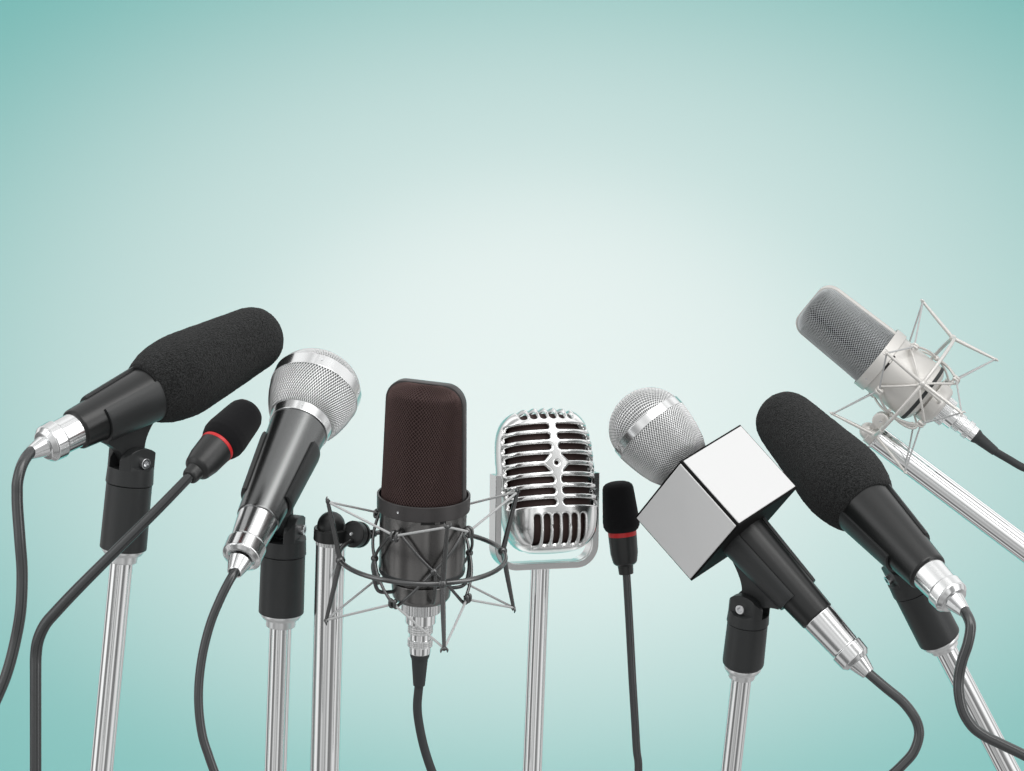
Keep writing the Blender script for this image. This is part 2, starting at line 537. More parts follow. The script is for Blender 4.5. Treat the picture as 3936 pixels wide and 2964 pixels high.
def cable(pts, r, conn, label, deps, cone_mat='alu'):
    """pts photo points, deps depths; conn = (axis, profile of barrel, profile of cone)"""
    P = [unproj(p[0], p[1], d) for p, d in zip(pts, deps)]
    root = thing('microphone_cable', label, 'cable', P[0], 'cables hanging from the microphones')
    ax, barrel, cone = conn
    MB().lathe(ax, barrel, b=3).build('connector', 'alu', root)
    MB().lathe(ax, cone, b=2, cap=False).build('strain_relief', cone_mat, root)
    MB().tube(P, [r * ax.k(0)] * len(P), n=20, steps=12).build('cord', 'rubber', root, angle=80)
    return root

# ------------------------------------------------------------------ foam-covered stick microphones
def foam_profile(ax, prof, amp, n=260, sub=3.6, freq=.055):
    def rm(t, r, th):
        p = Vector((t * freq, math.cos(th) * r * freq, math.sin(th) * r * freq))
        q = p * 3.1
        return r + amp * .5 * noise.noise(p * .35) + amp * .5 * noise.noise(p) + amp * .8 * noise.noise(q) + amp * .6 * noise.noise(q * 1.9)
    return MB().lathe(ax, prof, n=n, b=0, rmod=rm, sub=sub)

def lerp_prof(prof):
    def f(t):
        for (a, ra), (b, rb) in zip(prof[:-1], prof[1:]):
            if t <= b: return ra + (rb - ra) * (t - a) / (b - a)
        return prof[-1][1]
    return f

def connector_profiles(s, sleeve_t, r):
    """s photo px per unit of the zoom the lengths were read in"""
    cone = [(40 * s, 30 * s), (10 * s, 36 * s), (0, 40 * s), (-2 * s, 47 * s), (4 * s, 50 * s), (118 * s, 84 * s), (122 * s, 70 * s)]
    barrel = [(110 * s, 0), (112 * s, 84 * s), (116 * s, 112 * s, 3), (150 * s, 145 * s, 4), (232 * s, 150 * s, 3), (240 * s, 132 * s), (sleeve_t + 10, r), (sleeve_t + 10, 0)]
    return barrel, cone

# --- 1: big foam microphone on the left
Z1 = .5102
m1 = Ax((115, 1742), (1000, 1288), -150, 40)
b1 = [(385 * Z1, 158 * Z1), (1050 * Z1, 205 * Z1)]
r1 = lerp_prof(b1)
mic = thing('foam_microphone', 'stick microphone with large tapered black foam windscreen, leftmost, pointing up to the right', 'microphone', m1.c(300), 'foam covered stick microphones')
MB().lathe(m1, [(380 * Z1, 120 * Z1), (378 * Z1, 148 * Z1, 4), (392 * Z1, 159 * Z1, 4), (1060 * Z1, 207 * Z1), (1060 * Z1, 0)], n=96, b=3).build('barrel', 'barrel', mic)
foam_profile(m1, [(985 * Z1, 190 * Z1), (982 * Z1, 214 * Z1), (992 * Z1, 238 * Z1), (1030 * Z1, 262 * Z1), (1090 * Z1, 290 * Z1), (1160 * Z1, 308 * Z1), (1240 * Z1, 318 * Z1), (1320 * Z1, 317 * Z1),
                 (1500 * Z1, 295 * Z1), (1800 * Z1, 256 * Z1), (1900 * Z1, 243 * Z1), (1950 * Z1, 226 * Z1), (1990 * Z1, 200 * Z1), (2022 * Z1, 160 * Z1), (2040 * Z1, 110 * Z1), (2048 * Z1, 50 * Z1), (2050 * Z1, 0)], 1.6).build('foam_windscreen', 'foam', mic, angle=180)
st_root, st1, bb1 = cyl_stand(m1, (506, 1764), (392, 2964), 9, 90, (30, 92, 345, 366, 398), 45,
          'tall chrome stand under the leftmost foam microphone, leaning slightly left', rnd=5)
clip(m1, st1, bb1, 90, r1, 560 * Z1, 1000 * Z1, -84, -12, 'black clip cradling the leftmost foam microphone')
bar, con = connector_profiles(Z1, 385 * Z1, 137 * Z1)
cable([(150, 1718), (112, 1744), (84, 1790), (68, 1850), (66, 1900), (68, 1960), (77, 2080), (85, 2200), (80, 2340), (60, 2460), (32, 2570), (0, 2655), (-60, 2780), (-150, 2920), (-230, 3150)], 22,
      (m1, bar, con), 'thick grey black cable curving off the left edge, from the leftmost foam microphone',
      [-110, -165, -215, -240, -240, -240, -240, -230, -220, -200, -200, -200, -200, -200, -200])

# --- 8: big foam microphone on the right
def z4(x, y): return (2850 + .5101 * x, 1450 + .5101 * y)
Z4 = .5101
m8 = Ax(z4(1682, 1768), z4(268, 262), -100, 40)
r8 = lerp_prof([(400 * Z4, 160 * Z4), (1130 * Z4, 222 * Z4)])
mic = thing('foam_microphone', 'stick microphone with large tapered black foam windscreen, right side, behind the white cube', 'microphone', m8.c(300), 'foam covered stick microphones')
MB().lathe(m8, [(398 * Z4, 120 * Z4), (396 * Z4, 150 * Z4, 4), (410 * Z4, 162 * Z4, 5), (1150 * Z4, 224 * Z4), (1150 * Z4, 0)], n=96, b=3).build('barrel', 'barrel', mic)
foam_profile(m8, [(1085 * Z4, 200 * Z4), (1080 * Z4, 226 * Z4), (1092 * Z4, 250 * Z4), (1130 * Z4, 274 * Z4), (1190 * Z4, 298 * Z4), (1260 * Z4, 315 * Z4), (1340 * Z4, 322 * Z4), (1420 * Z4, 318 * Z4),
                 (1600 * Z4, 288 * Z4), (1900 * Z4, 246 * Z4), (1980 * Z4, 233 * Z4), (2030 * Z4, 216 * Z4), (2070 * Z4, 188 * Z4), (2102 * Z4, 146 * Z4), (2120 * Z4, 96 * Z4), (2128 * Z4, 45 * Z4), (2130 * Z4, 0)], 1.6).build('foam_windscreen', 'foam', mic, angle=180)
_, st8, bb8 = cyl_stand(m8, (3474, 2188), (3877, 2964), 15, 84, (34, 84, 302, 322, 344), 43,
          'chrome stand tilted steeply to the right under the right foam microphone', rnd=12)
clip(m8, st8, bb8, 84, r8, 625 * Z4, 1120 * Z4, -42, 84, 'black clip cradling the right foam microphone')
bar, con = connector_profiles(Z4 * .98, 405 * Z4, 140 * Z4)
def z6(x, y): return (3200 + .5786 * x, 2000 + .5786 * y)
cp = [(845, 560), (885, 615), (914, 680), (915, 740), (896, 830), (862, 930), (840, 1040), (840, 1150), (868, 1270), (930, 1370), (1010, 1432), (1110, 1482), (1272, 1560), (1420, 1640), (1560, 1760)]
cable([z6(*p) for p in cp], 21, (m8, bar, con), 'thick black cable snaking over its tilted chrome stand at the bottom right',
      [-60, -115, -150, -160, -160, -150, -140, -140, -140, -140, -140, -140, -140, -140, -140])

# ------------------------------------------------------------------ silver ball-head microphones
def grille(ax, low, band, dome, parent, cellN=84, wire=3.6, liner='core_grey'):
    """woven wire basket of real crossing wires: flared lower part, solid band, dome"""
    # lower flare: diamond lattice
    tl = [p[0] for p in low]; rl = [p[1] for p in low]
    S = [0]
    for i in range(1, len(low)): S.append(S[-1] + math.hypot((tl[i] - tl[i - 1]) / math.cos(.5), rl[i] - rl[i - 1]))
    cell = 2 * PI * max(rl) / cellN * .82
    nr = int(S[-1] / cell)
    vs = []; fs = []
    for i in range(nr + 1):
        s_ = S[-1] * i / nr
        t = np.interp(s_, S, tl); r = np.interp(s_, S, rl)
        for j in range(cellN):
            th = 2 * PI * (j + .5 * (i % 2)) / cellN
            vs.append(ax.pt(t, r, th))
    for i in range(nr - 1):
        for j in range(cellN):
            a = i * cellN + j
            if i % 2 == 0: l, rr_ = (i + 1) * cellN + (j - 1) % cellN, (i + 1) * cellN + j
            else: l, rr_ = (i + 1) * cellN + j, (i + 1) * cellN + (j + 1) % cellN
            fs.append((a, rr_, (i + 2) * cellN + j, l))
    m = MB(); m.add(vs, fs)
    o = m.build('wire_basket', 'wire', parent, angle=180, fix=False)
    w = o.modifiers.new('wires', 'WIREFRAME'); w.thickness = wire * U * 1.1; w.use_even_offset = False; w.use_boundary = True
    # dome: square weave laid over it
    t0, t1, rb = dome
    n = int(2 * rb / (cell * 1.02)); vs = []; idx = {}; fs = []
    for i in range(n + 1):
        for j in range(n + 1):
            x = -1 + 2 * i / n; y = -1 + 2 * j / n
            # square to disc, soft mapping near the middle
            X = x * math.sqrt(1 - y * y / 2); Y = y * math.sqrt(1 - x * x / 2)
            q = min(1, math.hypot(X, Y)); ang = q * PI / 2
            sc_ = math.sin(ang) / q if q > 1e-6 else PI / 2
            r = math.hypot(X, Y) * sc_ * rb
            t = t0 + (t1 - t0) * math.cos(ang)
            idx[i, j] = len(vs); vs.append(ax.pt(t, r, math.atan2(Y, X)))
    for i in range(n):
        for j in range(n): fs.append((idx[i, j], idx[i + 1, j], idx[i + 1, j + 1], idx[i, j + 1]))
    m = MB(); m.add(vs, fs)
    o2 = m.build('dome_basket', 'wire', parent, angle=180, fix=False)
    w = o2.modifiers.new('wires', 'WIREFRAME'); w.thickness = wire * U * 1.1; w.use_even_offset = False; w.use_boundary = True
    # liner
    pl = [(tl[0], rl[0] - 7)] + [(t, r - 7) for t, r in low[1:]]
    for i in range(0, 13):
        a = PI / 2 * i / 12
        pl.append((t0 + (t1 - t0 - 7) * math.sin(a), (rb - 7) * math.cos(a) if i < 12 else 0))
    MB().lathe(ax, pl, b=0).build('foam_liner', liner, parent)
    # band
    bt0, bt1, br = band
    bd = MB().lathe(ax, [(bt0, br - 6), (bt0, br + 4, 2), (bt1, br + 3, 2), (bt1, br - 6)], n=96, b=2, cap=False)
    bo = bd.build('basket_band', 'alu', parent)
    return bo

# --- 3: silver ball head microphone on the left of the black condenser
def z3(x, y): return (700 + .6 * x, 1300 + .6 * y)
Z3 = .6
m3 = Ax(z3(335, 1505), z3(850, 345), -150, 42)
r3 = lerp_prof([(368 * Z3, 142 * Z3), (1010 * Z3, 188 * Z3)])
mic = thing('handheld_microphone', 'gunmetal handheld microphone with upright silver ball grille, left of the black studio microphone', 'microphone', m3.c(200), 'handheld microphones with silver ball grilles')
MB().lathe(m3, [(368 * Z3, 110 * Z3), (366 * Z3, 136 * Z3, 3), (376 * Z3, 143 * Z3, 3), (1012 * Z3, 188 * Z3), (1014 * Z3, 0)], n=96, b=2).build('barrel', 'gun', mic)
MB().lathe(m3, [(1008 * Z3, 150 * Z3), (1008 * Z3, 196 * Z3, 2), (1060 * Z3, 205 * Z3, 2), (1062 * Z3, 190 * Z3)], n=96, b=2, cap=False).build('neck_ring', 'alu', mic)
low3 = [(1055 * Z3, 200 * Z3), (1085 * Z3, 228 * Z3), (1130 * Z3, 252 * Z3), (1185 * Z3, 272 * Z3), (1240 * Z3, 284 * Z3), (1275 * Z3, 287 * Z3)]
band3 = grille(m3, low3, (1250 * Z3, 1320 * Z3, 286 * Z3), (1300 * Z3, 1456 * Z3, 281 * Z3), mic, cellN=96, wire=4.4)
for th in (-8, 62):
    c = Fr((0, 0), 0, (0, -1), 0); c.O = m3.pt(1288 * Z3, 290 * Z3, rad(th)); c.a = m3.v * math.cos(rad(th)) + m3.e * math.sin(rad(th)); c.v = m3.a; c.e = np.cross(c.a, c.v); c.K = 1
    MB().lathe(c, [(0, 5), (3.5, 5), (2, 2.5), (2, 0)], n=16, b=.8).build('screw', 'screw', band3)
_, st3, bb3 = cyl_stand(m3, (1092, 2026), (1060, 2964), 12, 87, (44, 102, 328, 350, 382), 43.5,
          'chrome stand with black sleeve, upright behind the gunmetal microphone with the upright ball grille', rnd=5)
clip(m3, st3, bb3, 87, r3, 505 * Z3, 885 * Z3, -78, 40, 'black clip gripping the gunmetal handheld microphone')
bar, con = connector_profiles(.56, 372 * Z3, 135 * Z3)
bar = [(112 * .55, 0), (112 * .55, 82 * .56), (78 * Z3 + 10, 100 * Z3, 3), (112 * Z3, 130 * Z3, 4), (196 * Z3, 132 * Z3, 3), (206 * Z3, 116 * Z3), (374 * Z3, 136 * Z3), (376 * Z3, 0)]
con = [(30, 18), (6, 22), (0, 24), (-1, 27), (3, 30), (84 * Z3, 80 * Z3), (88 * Z3, 70 * Z3)]
def z44(x, y): return (700 + .5787 * x, 2000 + .5787 * y)
cp = [(390, 290), (350, 345), (310, 410), (255, 520), (190, 680), (138, 880), (112, 1080), (112, 1260), (135, 1430), (175, 1560), (222, 1690), (290, 1850), (360, 2060)]
cable([z44(*p) for p in cp], 17.5, (m3, bar, con), 'black cable bowing to the left, hanging from the gunmetal handheld microphone',
      [-100, -165, -190, -200, -200, -200, -200, -200, -200, -200, -200, -200, -200])

# --- 7: silver ball head microphone with the flag cube
m7 = Ax((3338, 2589), (2495, 1644), 0, 14)
r7 = lerp_prof([(290, 71), (800, 96)])
mic = thing('handheld_microphone', 'black handheld microphone with tilted silver ball grille, stuck through the white cube', 'microphone', m7.c(300), 'handheld microphones with silver ball grilles')
MB().lathe(m7, [(290, 50), (289, 66, 2), (296, 71, 3), (1060, 104), (1062, 0)], n=96, b=2).build('barrel', 'barrel', mic)
MB().lathe(m7, [(1030, 80), (1030, 100, 2), (1052, 104, 2), (1053, 95)], n=96, b=2, cap=False).build('neck_ring', 'alu', mic)
low7 = [(1050, 102), (1075, 115), (1108, 131), (1150, 143), (1195, 151), (1232, 156), (1255, 157)]
band7 = grille(m7, low7, (1248, 1284, 156), (1276, 1412, 152), mic, cellN=92, wire=4.0)
for th in (-52, 35):
    c = Fr((0, 0), 0, (0, -1), 0); c.O = m7.pt(1266, 158, rad(th)); c.a = m7.v * math.cos(rad(th)) + m7.e * math.sin(rad(th)); c.v = m7.a; c.e = np.cross(c.a, c.v); c.K = 1
    MB().lathe(c, [(0, 4.5), (3.5, 4.5), (2, 2.5), (2, 0)], n=16, b=.8).build('screw', 'screw', band7)
_, st7, bb7 = cyl_stand(m7, (2882, 2318), (2810, 2964), 20, 80, (34, 72, 240, 262, 288), 39.5,
          'chrome stand with short black sleeve, below the white cube', rnd=16)
clip(m7, st7, bb7, 80, r7, 405, 722, -10, 96, 'black clip under the handheld microphone that carries the white cube')
s7 = 1.0
bar = [(58, 0), (58, 42), (60, 50, 2), (76, 64, 2), (128, 67, 2), (132, 60), (292, 68), (293, 0)]
con = [(26, 18), (4, 21), (0, 24), (-1, 26), (2, 28), (62, 44), (64, 40)]
cp = [(180, 965), (235, 1012), (350, 1110), (465, 1205), (540, 1300), (572, 1380), (570, 1455), (535, 1545), (470, 1620), (395, 1690), (300, 1760), (180, 1840)]
cable([z6(*p) for p in cp], 19.5, (m7, bar, con), 'black cable looping at the bottom right, from the microphone with the white cube',
      [0, -5, -20, -30, -40, -40, -40, -40, -40, -40, -40, -40])

# flag cube
def flag():
    cc = m7.c(881)
    a = m7.a
    e2 = np.array([495, 257, -512.0]); e2 = norm(e2 - a * np.dot(e2, a))
    e3 = np.array([-295, -452, -512.0]); e3 = e3 - a * np.dot(e3, a); e3 = norm(e3 - e2 * np.dot(e3, e2))
    ha, hb = 169, 196
    root = thing('microphone_flag', 'blank white-sided cube with black edges, around the neck of a handheld microphone', 'microphone flag', cc - a * ha)
    MB().box(cc, a * ha, e2 * hb, e3 * hb).build('shell', 'boxblack', root, bevel=3, angle=30)
    for nrm, oth in ((-e2, e3), (-e3, e2), (e2, e3), (e3, e2)):
        m = MB(); m.box(cc + nrm * (hb + 2.2), a * (ha - 8), oth * (hb - 8), nrm * 3.2)
        m.build('panel', 'white', root, bevel=3.0, angle=30)
flag()

# ------------------------------------------------------------------ gooseneck microphones
def z1(x, y): return (.5102 * x, 1150 + .5102 * y)
g2 = Ax(z1(1425, 1345), z1(1860, 860), -330, 40)
root = thing('gooseneck_microphone', 'small black gooseneck microphone with red ring, left, on a bent stem', 'microphone', g2.c(0), 'gooseneck microphones with red rings')
MB().lathe(g2, [(8 * Z1, 30 * Z1), (-2 * Z1, 38 * Z1), (0, 58 * Z1, 3), (18 * Z1, 66 * Z1, 3), (70 * Z1, 70 * Z1), (72 * Z1, 78 * Z1, 4), (88 * Z1, 106 * Z1, 9), (170 * Z1, 126 * Z1, 5), (302 * Z1, 136 * Z1), (302 * Z1, 0)], b=3).build('housing', 'plastic', root)
MB().lathe(g2, [(298 * Z1, 0), (298 * Z1, 138 * Z1, 2), (322 * Z1, 139 * Z1, 2), (322 * Z1, 0)], b=2).build('ring', 'red', root)
foam_profile(g2, [(320 * Z1, 120 * Z1), (322 * Z1, 138 * Z1), (345 * Z1, 156 * Z1), (385 * Z1, 171 * Z1), (430 * Z1, 171 * Z1), (600 * Z1, 147 * Z1), (640 * Z1, 138 * Z1), (668 * Z1, 120 * Z1), (688 * Z1, 90 * Z1), (698 * Z1, 50 * Z1), (700 * Z1, 0)], .45, n=128, sub=4).build('foam_windscreen', 'small_foam', root, angle=180)
pts = [(780, 1782), (727, 1834), (602, 1962), (426, 2136), (300, 2262), (215, 2352), (173, 2402), (147, 2460), (138, 2520), (137, 2600), (137, 2780), (137, 2980), (137, 3300)]
dd = [-300, -330, -350, -360, -360, -350, -340, -330, -320, -320, -320, -320, -320]
MB().tube([unproj(p[0], p[1], d) for p, d in zip(pts, dd)], [19 * .97, 19 * .97, 19.5, 20.5, 21.5, 22, 22, 22, 22, 21.5, 21.5, 21.5, 21.5], n=24, steps=10).build('stem', 'goose', root, angle=80)

def z2(x, y): return (2250 + .5102 * x, 1450 + .5102 * y)
g6 = Ax(z2(308, 1482), z2(240, 785), 700, -6)
root = thing('gooseneck_microphone', 'small upright black gooseneck microphone with red ring, between the vintage microphone and the white cube', 'microphone', g6.c(0), 'gooseneck microphones with red rings')
MB().lathe(g6, [(0, 0), (0, 28, 2), (34, 30, 2), (36, 36, 4), (44, 46, 8), (80, 53, 6), (150, 55, 2), (150, 0)], b=3).build('housing', 'plastic', root)
MB().lathe(g6, [(148, 0), (148, 55, 1.5), (166, 55, 1.5), (166, 0)], b=2).build('ring', 'red', root)
foam_profile(g6, [(165, 48), (166, 56), (172, 63), (186, 70), (204, 71), (330, 60), (342, 56), (350, 46), (355, 32), (357, 0)], .4, n=128, sub=4).build('foam_windscreen', 'small_foam', root, angle=180)
pts = [(2404, 2170), (2408, 2205), (2420, 2409), (2431, 2613), (2440, 2760), (2447, 2880), (2453, 2925), (2454, 2964), (2452, 3050), (2440, 3300)]
MB().tube([unproj(p[0], p[1], 700) for p in pts], [16.6] * len(pts), n=24, steps=10).build('stem', 'goose', root, angle=80)

# ------------------------------------------------------------------ large studio condenser microphones
def condenser(fr, yaw, name, label, mats, slot_th, screw_th):
    body, collar, wire, liner, frame_m = mats
    root = thing(name, label, 'microphone', fr.loc(0, 0, -160), 'side address studio microphones')
    cy, sy = math.cos(rad(yaw)), math.sin(rad(yaw))
    def L(x, y, z):   # head frame turned by yaw: x to the right side, y out of the front
        return fr.loc(x * cy - y * sy, x * sy + y * cy, z)
    H = 440.0; h0 = 247.0; rc = 70.0
    def wid(h):
        w = 163 - 13 * min(1, h / H)
        if h > H - rc: q = (h - (H - rc)) / rc; w -= rc * (1 - math.sqrt(max(0, 1 - q * q)))
        return w
    def dep(h):
        d = 163 - 85 * (h / H) ** .9
        if h > H - 45: q = (h - (H - 45)) / 45; d -= (d - 26) * (q ** 1.3)
        return d
    def sec(h, j, n, off=0.0, inset=0.0):
        th = 2 * PI * (j + off) / n
        w = wid(h) - inset; d = dep(h) - inset; p = 2.0 + .5 * min(1, h / H)
        c, s = math.cos(th), math.sin(th)
        x = w * math.copysign(abs(c) ** (2 / p), c); y = d * math.copysign(abs(s) ** (2 / p), s)
        return L(x, y, h0 - 30 + h * (H + 30) / H)
    N = 92; cell = 7.0
    hs = []
    h = 0.0
    while h < H - rc: hs.append(h); h += cell
    for i in range(0, 17): hs.append((H - rc) + rc * math.sin(PI / 2 * i / 16))
    vs = []; fs = []
    for i, h in enumerate(hs):
        for j in range(N): vs.append(sec(h, j, N, .5 * (i % 2)))
    for i in range(len(hs) - 2):
        for j in range(N):
            if i % 2 == 0: l, r_ = (i + 1) * N + (j - 1) % N, (i + 1) * N + j
            else: l, r_ = (i + 1) * N + j, (i + 1) * N + (j + 1) % N
            fs.append((i * N + j, r_, (i + 2) * N + j, l))
    m = MB(); m.add(vs, fs)
    hd = m.build('wire_grille', wire, root, angle=180, fix=False)
    w = hd.modifiers.new('wires', 'WIREFRAME'); w.thickness = 3.0 * U * fr.K; w.use_even_offset = False; w.use_boundary = True
    hh = [0, 60, 130, 200, 270, 330] + [(H - rc) + (rc - 4) * math.sin(PI / 2 * i / 10) for i in range(11)]
    m = MB(); m.loft([[sec(h, j, 64, 0, 6) for j in range(64)] for h in hh]); m.build('grille_liner', liner, root)
    # solid frame strip running up one side, over the top and down the other
    path = [(wid(0), 0)]
    for h in (90, 180, 270, H - rc): path.append((wid(h), h))
    for i in range(1, 13):
        a = PI / 2 * i / 12; path.append((wid(H - rc) - rc * (1 - math.cos(a)), H - rc + rc * math.sin(a)))
    full = path + [(-x, z) for x, z in reversed(path)]
    loops = []
    for i, (x, z) in enumerate(full):
        p0 = full[max(0, i - 1)]; p1 = full[min(len(full) - 1, i + 1)]
        tx, tz = p1[0] - p0[0], p1[1] - p0[1]; l = math.hypot(tx, tz); nx, nz = tz / l, -tx / l
        if i < len(full) / 2 and nx < 0 and z < H - 1: nx, nz = -nx, -nz
        if i >= len(full) / 2 and nx > 0 and z < H - 1: nx, nz = -nx, -nz
        if nz < -.1: nx, nz = -nx, -nz
        zz = lambda q: h0 - 30 + q * (H + 30) / H
        lp = []
        for (o, y) in ((-4, -20), (3.5, -20), (5, -17), (5, 17), (3.5, 20), (-4, 20)):
            lp.append(L(x + nx * o, y, zz(z) + nz * o))
        loops.append(lp)
    m = MB(); m.loft(loops); m.build('frame', frame_m, root, angle=40)
    # collar, body, base
    co = MB().lathe(fr, [(192, 150), (190, 175, 2), (192, 178, 2), (250, 179, 2), (250, 171, 1.5), (225, 169), (225, 0)], n=96, b=2).build('collar', collar, root)
    c = Fr((0, 0), 0, (0, -1), 0); c.O = fr.pt(222, 178, rad(screw_th)); c.a = norm(fr.pt(222, 178, rad(screw_th)) - fr.c(222)); c.v = fr.a; c.e = np.cross(c.a, c.v); c.K = fr.K
    MB().lathe(c, [(0, 5), (3.5, 5), (2, 2.5), (2, 0)], n=16, b=.8).build('screw', 'screw', co)
    MB().lathe(fr, [(200, 0), (198, 167), (-46, 165, 3), (-47, 163), (-52, 163), (-53, 165, 3), (-68, 158, 6), (-86, 132, 6), (-87, 96), (-98, 94), (-98, 0)], n=96, b=2).build('body', body, root)
    MB().lathe(fr, [(-64, 163.5), (-58, 166), (-46, 167), (-44, 164)], n=96, b=1, cap=False).build('rubber_band', 'boot', root)
    MB().lathe(fr, [(-97, 0), (-97, 114, 3), (-101, 117), (-160, 112, 6), (-176, 100, 6), (-180, 74), (-180, 0)], n=96, b=2).build('base', body, root)
    # pad switch slot under the collar
    m = MB(); loops = []
    for i in range(15):
        th = rad(slot_th - 17 + 34 * i / 14)
        loops.append([fr.pt(178, 160, th), fr.pt(178, 168.2, th), fr.pt(192, 168.2, th), fr.pt(192, 160, th)])
    m.loft(loops); so = m.build('switch_slot', 'black', root)
    m = MB(); loops = []
    for i in range(5):
        th = rad(slot_th + 1 + 7 * i / 4)
        loops.append([fr.pt(180, 160, th), fr.pt(180, 172, th), fr.pt(190, 172, th), fr.pt(190, 160, th)])
    m.loft(loops); m.build('switch', body, root, bevel=1)
    return root

def knurl(N, amp):
    def f(t, r, th): return r + amp * (.5 + .5 * math.copysign(abs(math.cos(N * th / 2)) ** .35, math.cos(N * th / 2))) - amp
    return f
def knurl2(N, amp):
    def f(t, r, th): return r + amp * math.cos(N * th / 2 + t * .9) * math.cos(N * th / 2 - t * .9)
    return f

def xlr(fr, label, pts, deps, r):
    P = [fr.c(-500)] + [fr.c(-530)] + [unproj(p[0], p[1], d) for p, d in zip(pts, deps)]
    root = thing('microphone_cable', label, 'cable', fr.c(-523), 'cables hanging from the microphones')
    MB().lathe(fr, [(-172, 0), (-172, 76), (-226, 76, 3), (-228, 60), (-228, 0)], n=240, b=2, rmod=knurl(96, 3.2)).build('locking_ring', 'alu', root, angle=30)
    MB().lathe(fr, [(-226, 0), (-226, 59), (-272, 59, 3), (-274, 44), (-312, 43), (-337, 43), (-366, 43), (-398, 42, 3), (-399, 30), (-399, 0)], n=96, b=2).build('connector', 'chrome', root)
    for a, b_ in ((-277, -313), (-338, -368)):
        MB().lathe(fr, [(a, 43), (a, 48, 2), (b_, 48, 2), (b_, 43)], n=160, b=2, sub=2.4, rmod=knurl2(96, 1.3), cap=False).build('knurled_ring', 'alu', root, angle=60)
    MB().lathe(fr, [(-397, 0), (-397, 39, 2), (-410, 38, 3), (-424, 32, 5), (-534, 23, 3), (-536, 15), (-536, 0)], b=2).build('strain_relief', 'boot', root)
    MB().tube(P, [r * fr.K] * len(P), n=20, steps=12).build('cord', 'boot', root, angle=80)

def shock_mount(fr, th0, name, label, rod, skip_back_tab=None):
    root = thing(name, label, 'shock mount', fr.loc(0, 0, 0), 'spider shock mounts')
    K = fr.K
    R, RT, HT, RN, RH, HH = 320, 372, 236, 187, 204, 138
    ring = MB(); ring.tube([fr.pt(0, R, 2 * PI * i / 64) for i in range(64)], 9.5 * K, n=16, spline=False, closed=True)
    ring.build('outer_ring', rod, root, angle=80)
    for q in range(4):
        th = rad(th0 + 90 * q)
        m = MB()
        for sg in (1, -1):
            # flattened strut tapering to its end
            m.tube([fr.pt(sg * 4, R + 2, th), fr.pt(sg * HT * .5, (R + RT) / 2, th), fr.pt(sg * HT, RT, th)], [10.5 * K, 9.5 * K, 7 * K], n=12, steps=6)
            m.ball(fr.pt(sg * (HT + 3), RT, th), 9.5 * K, n=14)
            for s2 in (-1, 1):
                dth = s2 * 9 / RT
                m.tube([fr.pt(sg * (HT - 1), RT - 1, th + dth * .3), fr.pt(sg * (HT + 8), RT + 3, th + dth * 1.3), fr.pt(sg * (HT + 19), RT + 1, th + dth * 1.4)], [5.5 * K, 4.8 * K, 1.4 * K], n=10, steps=5)
        m.ball(fr.pt(0, R, th), 19 * K, n=18)
        m.build('strut', rod, root, angle=50)
    # inner cage
    cage = MB()
    for q in range(4):
        th = rad(th0 + 90 * q)
        for s2 in (-1, 1):
            thh = th + s2 * rad(45)
            for sg in (1, -1):
                pts = [fr.pt(0, RN, th)]
                for u in (.25, .5, .75): pts.append(fr.pt(sg * (HH + 2) * (u ** 1.05), RN + 4 * math.sin(PI * u), th + s2 * rad(39) * u))
                pts.append(fr.pt(sg * (HH + 6), RN + 2, thh - s2 * rad(3.5)))
                cage.tube(pts, [7 * K, 6 * K, 6 * K, 6 * K, 6.5 * K], n=12, steps=4)
        cage.ball(fr.pt(0, RN, th), 15 * K, n=18)
        # rod running down and bending in to the base
        cage.tube([fr.pt(-6, RN, th + .03), fr.pt(-60, RN + 3, th + .03), fr.pt(-112, RN - 6, th + .02), fr.pt(-136, RN - 26, th + .02), fr.pt(-140, 108, th)], 7.5 * K, n=12, steps=6)
    cage.build('inner_cage', rod, root, angle=60)
    for q in range(4):
        thh = rad(th0 + 45 + 90 * q)
        for sg in (1, -1):
            m = MB()
            for s2 in (-1, 1):
                o = s2 * 9.5 / RH
                m.tube([fr.pt(sg * (HH + 8), RN, thh + o * .6), fr.pt(sg * (HH + 12), RH - 6, thh + o), fr.pt(sg * (HH + 4), RH + 6, thh + o), fr.pt(sg * (HH - 14), RH + 8, thh + o), fr.pt(sg * (HH - 18), RH + 3, thh + o), fr.pt(sg * (HH - 12), RH - 5, thh + o)], 7 * K, n=10, steps=5)
            m.tube([fr.pt(sg * (HH - 15), RH + 6, thh - 9 / RH), fr.pt(sg * (HH - 15), RH + 6, thh + 9 / RH)], 5.5 * K, n=10)
            m.build('hook', rod, root, angle=70)
    for sg in (1, -1):
        for q in range(4):
            th = rad(th0 + 90 * q)
            for s2 in (-1, 1):
                thh = th + s2 * rad(45) - s2 * 8 / RH
                p0 = fr.pt(sg * (HT + 2), RT + 2, th); p1 = fr.pt(sg * (HH + 1), RH + 1, thh)
                MB().tube([p0, p0 * .66 + p1 * .34, p0 * .33 + p1 * .67, p1], 4.6 * K, n=12, steps=5).build('elastic_cord', 'elastic', root, angle=80)
    return root

# --- 4: black condenser, upright
f4 = Fr((1623, 2136), 0, (34, -1000), -15)
condenser(f4, 20, 'studio_microphone', 'upright black studio microphone with dark woven grille, in the middle of the row', ('bodyblack', 'collarblack', 'dark_wire', 'core_maroon', 'collarblack'), 14, -32)
shock_mount(f4, 14, 'shock_mount', 'black spider shock mount with grey elastic cords around the black studio microphone', 'rod')
xlr(f4, 'black cable with chrome connector hanging from the black studio microphone, curving to the right',
    [(1604, 2715), (1612, 2790), (1632, 2880), (1664, 2975), (1710, 3080), (1770, 3200)], [150, 160, 170, 180, 190, 200], 17.5)

